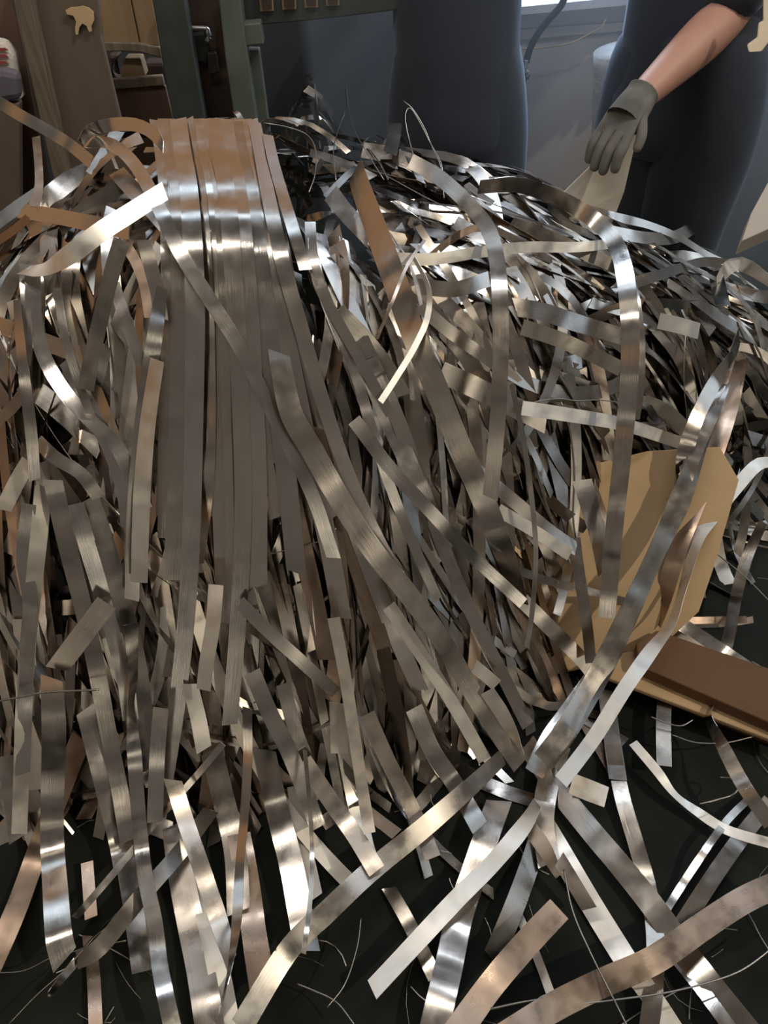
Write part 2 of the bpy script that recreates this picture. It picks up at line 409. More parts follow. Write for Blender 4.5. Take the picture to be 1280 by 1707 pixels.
tag(pslab('brown_board', [(-120,172),(32,172),(34,400),(-120,400)], 2.03, .03, M_brown), 'brown panel below the sacks at the far left edge', 'board')
# tan cabinet with a curved lower rim
cab = empty('tan_cabinet', PY(210, 90, 2.3))
def cpart(name, pix, Y, th, m_, par, bev=.003):
    pts = [PY(a, b, Y) - par.location for a, b in pix]
    ob = link_bm(name, slab_bm(pts, (0, th, 0)), m_, par)
    if bev: bevel(ob, bev)
    return ob
cpart('front_panel', [(158,-60),(205,-60),(232,72),(172,70)], 2.3, .02, M_ply, cab)
cpart('front_panel', [(207,-60),(246,-60),(266,78),(234,73)], 2.3, .02, M_ply, cab)
cpart('rim', [(172,70),(232,72),(266,79),(270,98),(262,95),(235,88),(205,86),(174,87)], 2.29, .05, M_edge, cab)
tag(cab, 'tan plywood cabinet front with a pale curved lower rim, left of the green frame', 'cabinet')
tag(pslab('wood_block', [(208,97),(234,97),(243,127),(200,132),(203,108)], 2.32, .05, M_ply), 'small tan wood block under the cabinet rim', 'wood block')
tag(pslab('dark_drum', [(180,90),(200,92),(186,112),(184,130),(200,133),(240,120),(238,104),(275,104),(280,140),(300,620),(190,620)], 2.45, .06, M_rust, bev=.01), 'dark sheet standing in for the shaded gap under the tan cabinet', 'drum')  # only a dark gap here, its shade built as a sheet
cr8 = empty('wooden_crate', PY(230, 160, 2.26))
cpart('board', [(184,133),(270,126),(274,143),(188,150)], 2.26, .02, M_edge, cr8)
cpart('board', [(188,150),(275,143),(292,215),(300,300),(205,300)], 2.27, .02, M_redwood, cr8)
tag(cr8, 'reddish wooden crate with a pale top board below the tan cabinet', 'crate')
# green machine frame
fr = empty('steel_frame', PY(340, 100, 2.2))
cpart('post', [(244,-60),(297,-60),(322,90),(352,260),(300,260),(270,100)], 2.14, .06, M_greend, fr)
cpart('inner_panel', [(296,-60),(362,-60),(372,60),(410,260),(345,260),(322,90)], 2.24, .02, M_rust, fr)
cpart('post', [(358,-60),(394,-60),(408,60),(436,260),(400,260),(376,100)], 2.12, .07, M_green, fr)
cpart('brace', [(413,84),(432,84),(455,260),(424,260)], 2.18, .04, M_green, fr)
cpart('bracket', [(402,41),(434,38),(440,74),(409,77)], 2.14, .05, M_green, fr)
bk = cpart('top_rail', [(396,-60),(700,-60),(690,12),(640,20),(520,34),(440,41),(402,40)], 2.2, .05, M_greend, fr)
for (a, b, c, d) in ((431,0,455,18),(468,-4,493,15),(505,-6,529,12),(541,-8,565,9)):
    w_ = cpart('slot_frame', [(a,b-18),(c-1,b-20),(c+1,d),(a+3,d+1)], 2.192, .008, M_ply, fr, 0)
    w2 = cpart('slot', [(a+3,b-14),(c-3,b-16),(c-2,d-3),(a+6,d-2)], 2.188, .004, M_rust, fr, 0)
def ptube(name, pix, Y, r, m_, par, n=None):
    return link_bm(name, tube_bm([PY(a, b, Y)-par.location for a, b in pix], r, n=n), m_, par, True)
ptube('latch_handle', [(312,72),(304,66),(303,54),(312,48),(330,47),(346,49),(349,60),(345,70)], 2.2, .006, M_steel, fr, 40)
cpart('latch_plate', [(308,58),(340,52),(348,84),(344,108),(318,100),(312,80)], 2.225, .012, M_greend, fr, .006)
cpart('latch_tongue', [(344,88),(360,87),(366,122),(348,126)], 2.215, .012, M_rust, fr, .004)
tag(fr, 'green painted steel machine frame with posts, slotted top rail and latch behind the heap', 'machine frame')
tag(pslab('machine_housing', [(420,20),(720,10),(760,330),(430,330)], 2.75, .3, mat('blue_black_housing', (.03, .036, .045), .5, 0, (.045, .052, .062), .05, 3)), 'dark blue-black machine housing under the slotted rail', 'machine')
# grey sheet panel between the two people, bright sill on top
gp = empty('grey_machine', PY(960, 150, 2.55))
cpart('panel', [(820,22),(1120,0),(1130,150),(1110,420),(800,420),(815,150)], 2.55, .25, M_grey, gp)
cpart('seam', [(826,52),(1092,34),(1092,48),(828,70)], 2.54, .012, M_grey, gp, .002)
cpart('bolt', [(1072,22),(1080,21),(1082,29),(1074,30)], 2.53, .01, M_steel, gp, .002)
tag(gp, 'grey sheet metal machine side between the two people', 'machine')
sill = [PY(842,14,2.5), PY(1092,-10,2.5), PY(1094,4,2.5), PY(846,27,2.5)]
ob = link_bm('white_sheet', slab_bm([p-sill[0] for p in sill], (0, .3, 0)), M_white); ob.location = sill[0]
tag(ob, 'bright white sheet lying along the top edge of the grey machine', 'sheet')
def thing_tube(name, label, cat, pix, Y, r, m_, n=None):
    p0 = PY(*pix[0], Y)
    o = link_bm(name, tube_bm([PY(a, b, Y)-p0 for a, b in pix], r, n=n), m_, None, True); o.location = p0
    return tag(o, label, cat)
hs = thing_tube('air_hose', 'black hose curving down the front of the grey machine', 'hose', [(950,-40),(938,4),(915,32),(894,60),(882,85),(877,104)], 2.42, .010, M_rubber, 40)
for nm, pix, r, m_ in (('fitting', [(877,100),(874,118),(873,124)], .007, M_steel), ('elbow_joint', [(858,119),(868,117),(880,122),(878,132)], .006, M_steel), ('valve', [(874,122),(872,140),(866,165),(858,178)], .009, M_rubber)):
    f_ = link_bm(nm, tube_bm([PY(a, b, 2.41)-hs.location for a, b in pix], r), m_, hs, True)
thing_tube('string', 'thin pale string hanging across the grey machine below the white sheet', 'string', [(855,82),(900,80),(950,72),(985,55),(1004,44),(1010,32)], 2.5, .0025, M_cloth, 30)
ro = PY(1040, 150, 2.3)
rb = bmesh.new(); top = PY(1043, 82, 2.34); bot = PY(1033, 300, 2.34)
tube_bm([Vector(top)-ro, (Vector(top)+Vector(bot))/2-ro, Vector(bot)-ro], .088, rb, seg=40, n=12)
ob = link_bm('wrapped_roll', rb, M_film, None, True); ob.location = ro
tag(ob, 'upright roll wrapped in clear film behind the worker\'s forearm', 'roll')

# ------------------------------------------------------------------ cardboard on the floor at the right
def zslab(name, pix, zz, th, m_, label, cat):
    pts = [PZ(a, b, zz) for a, b in pix]; o = pts[0].copy()
    ob = link_bm(name, slab_bm([p-o for p in pts], (0, 0, -th)), m_); ob.location = o
    bevel(ob, .002); return tag(ob, label, cat)
cpx = [(868,905),(905,830),(985,775),(1080,752),(1200,745),(1232,800),(1192,940),(1165,1020),(1090,1090),(925,1125),(880,1040)]
ta_ = (.03-CAM.z)/ray(1000, 1115).z; tb_ = depth_at(1050, 770) - .035
pts = [CAM + ray(px_, py_)*(ta_ + (tb_-ta_)*(1115-py_)/345) for px_, py_ in cpx]
c0, n0 = pts[5].copy(), (pts[3]-pts[9]).cross(pts[6]-pts[0]).normalized()
pts = [p - n0*((p-pts[9]).dot(n0)) for p in pts]
o = pts[0].copy(); ob = link_bm('cardboard_sheet', slab_bm([p-o for p in pts], n0*(-.006 if n0.z > 0 else .006)), M_card); ob.location = o; bevel(ob, .002)
tag(ob, 'tan cardboard sheet lying under the strips at the right of the heap', 'cardboard')
bx = empty('cardboard_box', PZ(1180, 1150, .0))
pts = [PZ(a, b, .10)-bx.location for a, b in [(1060,1072),(1095,1050),(1330,1130),(1330,1225),(1065,1110)]]
bevel(link_bm('lid', slab_bm(pts, (0, 0, -.03)), M_cardd, bx), .003)
pts = [PZ(a, b, .066)-bx.location for a, b in [(990,1100),(1050,1085),(1330,1195),(1330,1250),(1000,1125)]]
bevel(link_bm('flap', slab_bm(pts, (0, 0, -.012)), M_card, bx), .003)
pts = [PZ(a, b, .05)-bx.location for a, b in [(1000,1090),(1060,1060),(1330,1150),(1330,1235),(1010,1110)]]
link_bm('body', slab_bm(pts, (0, 0, -.049)), M_cardd, bx)
tag(bx, 'flattened brown cardboard box with pale edge on the dark floor at the right', 'box')
# ------------------------------------------------------------------ people
def skin_mesh(name, nodes, edges, root, m_, parent=None, sub=2, loc=Vector((0,0,0)), smooth=True):
    """nodes {key:(vec, rx, ry)} grown with a Skin modifier, baked to a mesh"""
    keys = list(nodes); idx = {k: i for i, k in enumerate(keys)}
    me = bpy.data.meshes.new(name); me.from_pydata([Vector(nodes[k][0])-loc for k in keys], [(idx[a], idx[b]) for a, b in edges], [])
    ob = bpy.data.objects.new(name, me); COL.objects.link(ob)
    sk = ob.modifiers.new('skin', 'SKIN'); sk.use_smooth_shade = True; sk.branch_smoothing = .6
    lay = me.skin_vertices[0] if me.skin_vertices else None
    if lay is None:
        bm = bmesh.new(); bm.from_mesh(me); bm.verts.layers.skin.verify(); bm.to_mesh(me); bm.free(); lay = me.skin_vertices[0]
    for k in keys:
        v = lay.data[idx[k]]; v.radius = (nodes[k][1], nodes[k][2]); v.use_root = (k == root)
    ss = ob.modifiers.new('sub', 'SUBSURF'); ss.levels = sub; ss.render_levels = sub
    dg = bpy.context.evaluated_depsgraph_get(); ev = ob.evaluated_get(dg)
    m2 = bpy.data.meshes.new_from_object(ev); m2.name = name
    bpy.data.objects.remove(ob); bpy.data.meshes.remove(me)
    for p_ in m2.polygons: p_.use_smooth = True
    m2.materials.clear(); m2.materials.append(m_)
    o = bpy.data.objects.new(name, m2); COL.objects.link(o)
    if parent: o.parent = parent
    else: o.location = loc
    return o
def build_person(base, face, arms, hipw, legr, label, glove=True, stance=.13):
    """base: floor point between the feet; face: unit xy vector the person looks along; arms: [(shoulder->elbow->wrist->hand points)] world"""
    f = Vector((face[0], face[1], 0)).normalized(); s = Vector((f.y, -f.x, 0))
    B = Vector(base)
    def q(z, a=0, b=0): return B + Vector((0, 0, z)) + s*a + f*b
    nd = {'pel': (q(.93), .135, .11), 'waist': (q(1.08), .135, .11), 'chest': (q(1.30), .16, .12), 'uch': (q(1.42), .13, .10),
          'neck': (q(1.50, 0, .02), .055, .055), 'jaw': (q(1.575, 0, .045), .06, .068), 'head': (q(1.64, 0, .03), .075, .092), 'crown': (q(1.705, 0, .02), .058, .07)}
    ed = [('pel', 'waist'), ('waist', 'chest'), ('chest', 'uch'), ('uch', 'neck'), ('neck', 'jaw'), ('jaw', 'head'), ('head', 'crown')]
    tr = {'pel': (q(.93), .165*hipw, .14), 'waist': (q(1.06), .15*hipw, .125)}; te = [('waist', 'pel')]
    for i, sg in enumerate((-1, 1)):
        nd['hip%d' % i] = (q(.85, sg*.085), .08, .08); nd['knee%d' % i] = (q(.48, sg*stance, .03), .055, .055)
        nd['ank%d' % i] = (q(.09, sg*stance), .036, .04); nd['toe%d' % i] = (q(.035, sg*(stance+.02), .15), .035, .022)
        ed += [('pel', 'hip%d' % i), ('hip%d' % i, 'knee%d' % i), ('knee%d' % i, 'ank%d' % i), ('ank%d' % i, 'toe%d' % i)]
        tr['hip%d' % i] = (q(.82, sg*.095), legr*1.12, legr*1.2); tr['th%d' % i] = (q(.64, sg*(stance*.6+.045)), legr, legr)
        tr['knee%d' % i] = (q(.46, sg*stance, .02), legr*.86, legr*.86); tr['hem%d' % i] = (q(.07, sg*stance), legr*.74, legr*.74)
        te += [('pel', 'hip%d' % i), ('hip%d' % i, 'th%d' % i), ('th%d' % i, 'knee%d' % i), ('knee%d' % i, 'hem%d' % i)]
    sh = {'hem': (q(.60), .178*hipw, .17), 'w': (q(1.0), .165*hipw, .15), 'c': (q(1.30), .175, .135), 'u': (q(1.43), .135, .105), 'n': (q(1.485), .07, .07)}
    se = [('w', 'hem'), ('w', 'c'), ('c', 'u'), ('u', 'n')]
    for i, (el, wr, hand) in enumerate(arms):
        sg = 1 if (Vector(el)-B).dot(s) > 0 else -1
        shd = q(1.40, sg*.19); el = Vector(el); wr = Vector(wr)
        nd['sh%d' % i] = (shd, .052, .052); nd['el%d' % i] = (el, .055, .058); nd['fo%d' % i] = (el.lerp(wr, .35), .056, .056); nd['wr%d' % i] = (wr, .030, .033)
        ed += [('uch', 'sh%d' % i), ('sh%d' % i, 'el%d' % i), ('el%d' % i, 'fo%d' % i), ('fo%d' % i, 'wr%d' % i)]
        hb = Vector(hand); dr = (hb-wr).normalized(); pal = wr + dr*.06
        sd_ = dr.cross(Vector((0, 0, 1))).normalized(); dn = dr.cross(sd_).normalized()
        nd['pa%d' % i] = (pal, .030, .018); ed.append(('wr%d' % i, 'pa%d' % i))
        gl = {'cuff': (wr-dr*.03, .046, .046), 'wr': (wr+dr*.012, .045, .045), 'pa': (pal, .052, .036)}; ge = [('wr', 'cuff'), ('wr', 'pa')]
        for k, (of, ln) in enumerate(((-.037, .072), (-.013, .086), (.012, .082), (.036, .064))):
            a = pal + dr*.035 + sd_*of; b = a + dr*ln*.5 + dn*.008; c = b + dr*ln*.40 + dn*.028
            for nm, v, r in (('a', a, .015), ('b', b, .0135), ('c', c, .0115)):
                gl['%s%d' % (nm, k)] = (v, r, r); nd['%s%d_%d' % (nm, i, k)] = (v, r*.62, r*.62)
            ge += [('pa', 'a%d' % k), ('a%d' % k, 'b%d' % k), ('b%d' % k, 'c%d' % k)]
            ed += [('pa%d' % i, 'a%d_%d' % (i, k)), ('a%d_%d' % (i, k), 'b%d_%d' % (i, k)), ('b%d_%d' % (i, k), 'c%d_%d' % (i, k))]
        ta = pal - dr*.02 - sd_*.038; tb = ta - sd_*.02 + dr*.035 + dn*.012; tc = tb + dr*.028 + dn*.014
        for nm, v, r in (('t1', ta, .015), ('t2', tb, .0125), ('t3', tc, .010)):
            gl[nm] = (v, r, r); nd['%s_%d' % (nm, i)] = (v, r*.62, r*.62)
        ge += [('pa', 't1'), ('t1', 't2'), ('t2', 't3')]
        ed += [('pa%d' % i, 't1_%d' % i), ('t1_%d' % i, 't2_%d' % i), ('t2_%d' % i, 't3_%d' % i)]
        arms[i] = (el, wr, hand, gl, ge)
        sh['s%d' % i] = (shd, .075, .075); sh['e%d' % i] = (el.lerp(wr, .10), .076, .076); sh['m%d' % i] = (shd.lerp(el, .8), .078, .078); se += [('u', 's%d' % i), ('s%d' % i, 'm%d' % i), ('m%d' % i, 'e%d' % i)]
    body = skin_mesh('person', nd, ed, 'pel', M_skin, loc=B)
    tag(body, label, 'person')
    skin_mesh('trousers', tr, te, 'pel', M_black, body, loc=B)
    skin_mesh('shirt', sh, se, 'w', M_navy, body, loc=B)
    if glove:
        for el, wr, hand, gl, ge in arms: skin_mesh('glove', gl, ge, 'wr', M_glove, body, loc=B)
    # hair cap, ears, nose, eyes
    hn = {'a': (q(1.735, 0, .0), .062, .078), 'b': (q(1.68, 0, -.035), .085, .08), 'c': (q(1.60, 0, -.055), .055, .045)}
    skin_mesh('hair', hn, [('a', 'b'), ('b', 'c')], 'b', M_hair, body, loc=B)
    skin_mesh('nose', {'a': (q(1.655, 0, .115), .008, .01), 'b': (q(1.618, 0, .135), .013, .012)}, [('a', 'b')], 'a', M_skin, body, loc=B)
    for sg in (-1, 1):
        bm = bmesh.new(); bmesh.ops.create_uvsphere(bm, u_segments=12, v_segments=8, radius=.012); bmesh.ops.translate(bm, verts=bm.verts, vec=q(1.655, sg*.032, .105)-B)
        link_bm('eye', bm, M_hair, body, True)
        skin_mesh('ear', {'a': (q(1.665, sg*.088, .02), .008, .016), 'b': (q(1.625, sg*.084, .025), .007, .010)}, [('a', 'b')], 'a', M_skin, body, loc=B)
        sg2 = sg*stance
        skin_mesh('shoe', {'h': (q(.05, sg2, -.05), .045, .05), 'm': (q(.05, sg2*1.02, .04), .048, .045), 't': (q(.035, sg2*1.08, .15), .045, .032)}, [('h', 'm'), ('m', 't')], 'm', M_shoe, body, loc=B)
    skin_mesh('mouth', {'a': (q(1.588, -.02, .112), .005, .005), 'b': (q(1.588, .02, .112), .005, .005)}, [('a', 'b')], 'a', mat('lips', (.35, .13, .11), .5), body, sub=1, loc=B)
    return body
build_person((.90, 2.16, 0), (-.75, -.65), [(P(1216, 22, 1.78), P(1062, 168, 1.66), P(1005, 250, 1.66)), (Vector((1.05, 2.35, 1.12)), Vector((.95, 2.5, .92)), Vector((.92, 2.52, .82)))],
             1.2, .15, 'person in dark t-shirt at the right, bare forearm reaching down in a knit glove', stance=.085)
build_person((.30, 2.24, 0), (.15, 1), [(Vector((.03, 2.34, 1.13)), Vector((.16, 2.56, 1.12)), Vector((.18, 2.66, 1.12))), (Vector((.45, 2.3, 1.15)), Vector((.40, 2.5, 1.16)), Vector((.38, 2.6, 1.15)))],
             1.1, .115, 'person in dark clothes standing with back turned behind the middle of the heap', stance=.10)
# sheet held in the glove, cloth ties and board at the right edge
pts = [P(a, b, t) for a, b, t in ((915,345,1.78),(1000,262,1.74),(1042,205,1.72),(1062,225,1.72),(1040,320,1.75),(1020,372,1.78),(930,372,1.8))]
ob = link_bm('paper_sheet', slab_bm([p-pts[0] for p in pts], (0, .004, 0)), M_paper); ob.location = pts[0]
tag(ob, 'pale sheet of paper board held under the gloved hand', 'sheet')
pts = [P(a, b, 1.6) for a, b in ((1272,-10),(1292,-10),(1290,60),(1270,86),(1248,88),(1245,76),(1262,64),(1264,40),(1272,36))]
ob = link_bm('cloth_tie', slab_bm([p-pts[0] for p in pts], (.004, .012, 0)), M_cloth); ob.location = pts[0]; bevel(ob, .003)
tag(ob, 'beige cloth tie hanging at the top right corner', 'cloth')
pts = [P(a, b, 1.75) for a, b in ((1330,250),(1282,300),(1252,355),(1236,402),(1330,360))]
ob = link_bm('packing_board', slab_bm([p-pts[0] for p in pts], (.01, .03, -.05)), M_paper); ob.location = pts[0]; bevel(ob, .002)
tag(ob, 'pale board end poking in at the right edge below the worker', 'board')
# ------------------------------------------------------------------ the strips one can follow in the photograph
# (label, layer, apparent width px, [(x, y[, width])...], options)
GB = 'strips hanging side by side from the crest of the heap'
BL = 'strip of the hanging sheaf, '
T_ = [
 # the sheaf over the crest
 (BL+'first from its left edge', 2, 20, [(262,201),(268,250),(277,330),(281,500),(278,700),(275,800),(274,897)], dict(tw=.8, tilt0=1, amp=.0006, group=GB)),
 (BL+'second from left, square-cut', 2, 28, [(277,198),(285,250),(297,330),(302,500),(298,700),(294,850),(287,967)], dict(tw=.8, tilt0=1, amp=.0006, group=GB)),
 (BL+'the longest, running on to the lower left', 3, 27, [(297,198),(304,250),(316,330),(325,500),(323,700),(319,880),(312,1010),(298,1150),(280,1270),(262,1370)], dict(tw=.8, tilt0=1, amp=.0006, group=GB)),
 (BL+'narrow one ending pale at mid height', 2, 21, [(313,198),(320,250),(334,330),(345,500),(349,700),(344,830),(334,940,12)], dict(tw=.8, tilt0=1, amp=.0006, group=GB)),
 (BL+'left of the middle, beside a thin dark gap', 1, 23, [(329,198),(336,250),(349,330),(356,500),(362,700),(368,880),(374,1035)], dict(tw=.8, tilt0=1, amp=.0006, group=GB)),
 (BL+'middle one set almost on edge', 3, 13, [(344,198),(351,250),(364,330),(372,500),(378,700),(383,880),(381,1040)], dict(tw=.8, tilt0=1, amp=.0006, group=GB)),
 (BL+'the middle one with a long bright lower end', 4, 25, [(356,198),(363,250),(379,330),(392,500),(400,650),(405,800),(403,930),(395,1060),(383,1208)], dict(tw=.8, tilt0=1, amp=.0006, group=GB)),
 (BL+'right of the middle, cut square above the tangle', 3, 28, [(373,198),(381,250),(397,330),(413,500),(422,650),(429,800),(430,978)], dict(tw=.8, tilt0=1, amp=.0006, group=GB)),
 (BL+'third from its right edge', 2, 29, [(389,198),(398,250),(414,330),(436,470),(455,620),(476,780),(494,955)], dict(tw=.8, tilt0=1, amp=.0006, group=GB)),
 (BL+'second from its right edge', 2, 29, [(405,199),(415,250),(430,330),(458,470),(487,620),(520,780),(550,920),(570,1030)], dict(tw=.8, tilt0=1, amp=.0006, group=GB)),
 (BL+'outermost right with a blue-lit bend', 4, 21, [(424,203),(435,260),(450,340),(472,440),(500,540),(535,660),(580,790),(630,900),(680,990)], dict(tw=.8, tilt0=1, amp=.0006, group=GB)),
 ('leftmost strip of the lower layer of the sheaf, glimpsed between the upper ones', 0, 36, [(268,202),(288,330),(290,560),(280,860)], dict(tw=.8, tilt0=1, amp=.0006)),
 ('second strip of the lower layer of the sheaf, glimpsed between the upper ones', 0, 36, [(300,202),(318,330),(322,560),(312,860)], dict(tw=.8, tilt0=1, amp=.0006)),
 ('third strip of the lower layer of the sheaf, glimpsed between the upper ones', 0, 36, [(335,202),(352,330),(362,560),(356,860)], dict(tw=.8, tilt0=1, amp=.0006)),
 ('fourth strip of the lower layer of the sheaf, glimpsed between the upper ones', 0, 36, [(362,202),(385,330),(402,560),(404,860)], dict(tw=.8, tilt0=1, amp=.0006)),
 ('fifth strip of the lower layer of the sheaf, glimpsed between the upper ones', 0, 36, [(392,202),(418,330),(446,560),(470,860)], dict(tw=.8, tilt0=1, amp=.0006)),
 ('rightmost strip of the lower layer of the sheaf, glimpsed between the upper ones', 0, 36, [(412,202),(445,330),(490,560),(560,860)], dict(tw=.8, tilt0=1, amp=.0006)),
 ('dark strip under the right flank of the hanging sheaf, following its curve', 1, 30, [(418,340),(445,450),(478,560),(520,680),(565,800),(610,930),(660,1060),(700,1150)], {}),
 ('brownish strip under the middle of the sheaf showing between the others', 0, 34, [(385,420),(420,560),(455,700),(490,850),(520,980),(545,1100)], dict(mt='b')),
 ('brownish strip below the sheaf, ending near the blue glint', 0, 30, [(440,430),(480,560),(520,700),(560,840),(600,960),(640,1080)], dict(mt='b')),
 ('strip under the left of the sheaf with a cream end', 0, 26, [(300,420),(305,560),(300,700),(292,830)], {}),
 ('long diagonal strip crossing the sheaf from the loop at upper left to the lower middle', 7, 21, [(140,236),(185,240),(225,275),(262,340),(300,420),(350,500),(400,580),(440,660),(475,730),(505,790),(530,850),(556,930)], dict(amp=.004)),
 ('broad strip with a square-cut upper end lying on the sheaf, sweeping to lower right', 8, 38, [(465,588,31),(470,620,33),(486,690,36),(520,750),(565,830),(620,915),(680,990),(735,1065),(785,1150),(830,1220),(868,1275)], dict(cut=(.4,-.2), amp=.006)),
 ('broad strip arching over the crest right of the sheaf with a bright bend', 7, 36, [(592,283,28),(600,310,32),(622,370,34),(655,460),(690,560),(728,650),(765,740),(800,820,38),(828,890,38),(850,950,32),(868,1005,24)], dict(amp=.006)),
 ('copper-toned strip arching from the crest and hanging straight down, square end lit cream', 9, 24, [(684,268),(735,298),(785,345),(815,385),(829,440),(834,520),(834,600),(830,690),(823,770),(817,830)], dict(mt='p', hump=.03, amp=.004)),
 ('long arching strip hanging straight to a pale square end over the cardboard', 9, 26, [(798,312,16),(860,308,20),(925,328,22),(985,362),(1022,400),(1040,450),(1050,540),(1048,640),(1037,760),(1024,880),(1011,1030)], dict(mt='p', hump=.05, amp=.006)),
 ('narrow strip hanging just right of the long arching one', 7, 15, [(1030,415),(1055,480),(1066,560),(1066,640),(1058,700)], {}),
 ('tan-lit strip bowing over the right rim of the heap against the dark trousers', 6, 14, [(985,345,8),(1030,362),(1080,375),(1130,395),(1180,425),(1230,448)], dict(hump=.03)),
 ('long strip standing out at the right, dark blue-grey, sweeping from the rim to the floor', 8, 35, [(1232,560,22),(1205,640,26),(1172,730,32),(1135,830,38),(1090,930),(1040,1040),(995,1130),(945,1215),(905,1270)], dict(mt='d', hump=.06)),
 ('pale strip lying along the left side of the dark sweeping one', 9, 24, [(1222,590,12),(1190,640),(1160,700),(1140,760),(1130,800,8)], dict(hump=.04)),
 ('rust-brown strip right of the dark sweeping one', 7, 28, [(1235,600,18),(1215,680),(1190,760),(1160,840),(1132,910),(1110,980),(1095,1040,16)], dict(mt='b', hump=.05)),
 ('bright pale strip coming in from the right edge and running down to the block-shaped end', 10, 24, [(1290,770,20),(1262,775),(1225,815),(1185,865),(1160,905,20),(1135,990,14),(1118,1040,16),(1085,1085,24),(1040,1150),(990,1230),(935,1303)], dict(mt='m', hump=.05)),
 ('flat grey strip slanting down to the right edge over the brown box', 8, 24, [(1105,1020),(1150,1050),(1210,1090),(1300,1150)], dict(lift=.10)),
 ('twisted strip hanging at the right edge over the box, narrow at its middle', 8, 20, [(1272,870,14),(1245,930),(1228,990),(1215,1060),(1200,1110),(1190,1165,8),(1180,1195,9),(1205,1245,18),(1240,1310),(1285,1375)], dict(lift=.08)),
 ('dark strip standing upright left of the brown box', 6, 21, [(1112,1045),(1110,1120),(1106,1200),(1107,1277)], dict(mt='d', lift=.05)),
 ('pale short piece half under the slanting grey strip', 6, 30, [(1122,1058),(1150,1080),(1180,1100)], dict(mt='m', lift=.08)),
 ('brown-grey strip pointing level to the right over the dark floor', 6, 12, [(1120,1035),(1180,1034),(1245,1033)], dict(lift=.07, mt='b')),
 ('pale-faced strip with dark stripes reaching in from right at the heap edge', 5, 20, [(1045,475),(1110,455),(1170,437),(1215,440)], {}),
 ('small orange-lit piece hanging from the right rim', 8, 22, [(1192,452),(1198,480),(1205,510)], {}),
 ('cream bent corner strip at the right rim', 9, 22, [(1195,470,12),(1215,445),(1235,440),(1262,455,12),(1290,475,10)], dict(mt='m')),
 # floor at lower right
 ('long flat strip crossing the floor from the middle to the bottom right corner', 6, 34, [(878,1240),(925,1310),(985,1385),(1040,1450),(1095,1520),(1140,1585),(1190,1650),(1250,1725)], dict(lift=.03, amp=.003)),
 ('short square block of pale strip lying beside the bright one', 8, 34, [(952,1306),(1011,1329)], dict(mt='m', lift=.05, amp=0, cut=(0, 0))),
 ('flat strip with a square lower end between the two crossing strips', 4, 34, [(900,1360),(935,1420),(990,1515),(1050,1612)], dict(mt='m', lift=.015, amp=.002, cut=(0, 0))),
 ('dark strip running down the right-hand floor with a cream middle', 3, 24, [(1022,1240),(1035,1320),(1058,1400),(1080,1480),(1092,1560),(1090,1640),(1080,1725)], dict(lift=.02)),
 ('broad brown strip crossing the bottom right corner', 9, 38, [(1310,1468),(1240,1500),(1170,1545),(1090,1600),(1000,1640),(920,1680),(840,1730)], dict(mt='b', lift=.07)),
 ('pale bluish strip slanting on the floor toward the right edge', 5, 24, [(1285,1335),(1240,1390),(1190,1460),(1135,1545)], dict(lift=.02)),
 ('narrow strip slanting across the floor at the right', 6, 11, [(1255,1325),(1210,1370),(1160,1440),(1105,1525)], dict(lift=.03)),
 ('narrow strip with a cream twisted head running to the right edge', 6, 16, [(1055,1238,16),(1095,1285),(1125,1325,10),(1165,1355),(1215,1385),(1300,1410)], dict(lift=.04, mt='m')),
 ('broad dark brown strip with a square upper end at the bottom centre right', 8, 40, [(932,1515),(880,1570),(820,1640),(755,1730)], dict(mt='b', lift=.06, amp=.002, cut=(0, 0))),
 ('bright cream strip with a pointed top slanting down to the left on the floor', 9, 28, [(895,1338,20),(872,1378),(820,1440),(760,1500),(690,1575),(620,1650)], dict(mt='m', lift=.06, amp=.002, cut=(.6, .3))),
 ('short pale piece forking down from the pointed cream strip', 7, 26, [(882,1378),(908,1415),(932,1460,14)], dict(mt='m', lift=.05)),
 ('broad strip with copper and blue bands passing under the cream diagonal', 6, 40, [(832,1335),(812,1390),(788,1460),(765,1530),(748,1610),(722,1720)], dict(lift=.04)),
 ('pale strip on the floor right of the long dark diagonal', 4, 22, [(648,1480),(682,1540),(725,1630)], dict(lift=.02, cut=(.5, 0))),
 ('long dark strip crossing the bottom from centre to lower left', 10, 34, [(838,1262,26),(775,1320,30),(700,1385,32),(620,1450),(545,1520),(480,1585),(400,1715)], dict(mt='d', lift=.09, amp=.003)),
 ('thin wood-coloured strip poking down at the bottom centre right', 3, 14, [(862,1520),(895,1595),(928,1685)], dict(lift=.01, mt='m')),
 ('short sandy-bright piece beside the long crossing strip', 8, 24, [(932,1432),(958,1475),(982,1515)], dict(mt='s', lift=.06)),
 ('grey strip fanning down at the bottom centre right below the fork', 3, 30, [(905,1370),(880,1450),(850,1530),(820,1600)], dict(lift=.02, mt='d')),
 ('strip meeting the fork from above on the right', 5, 34, [(935,1240),(915,1300),(905,1370),(915,1440)], dict(lift=.03, mt='d')),
 ('bluish strip twisted behind the crossing at lower right', 4, 30, [(985,1135),(950,1185),(915,1235),(890,1290)], dict(mt='p')),
 ('strip passing under the brown one at the bottom right, running down', 7, 22, [(1130,1600),(1170,1650),(1225,1725)], dict(lift=.03)),
 ('pale bluish triangle end under the brown strip at bottom right', 5, 34, [(1055,1620),(1085,1660),(1130,1730)], dict(lift=.03, mt='m')),
 ('strip under the long dark diagonal with its end showing above the pale one', 4, 26, [(612,1190),(645,1265),(690,1355),(722,1430)], dict(mt='s', cut=(0, 0))),
 ('light narrow strip ending square above the dark floor left of centre', 8, 21, [(556,1030),(572,1110),(585,1190),(600,1290),(616,1389)], dict(mt='m', cut=(0, 0))),
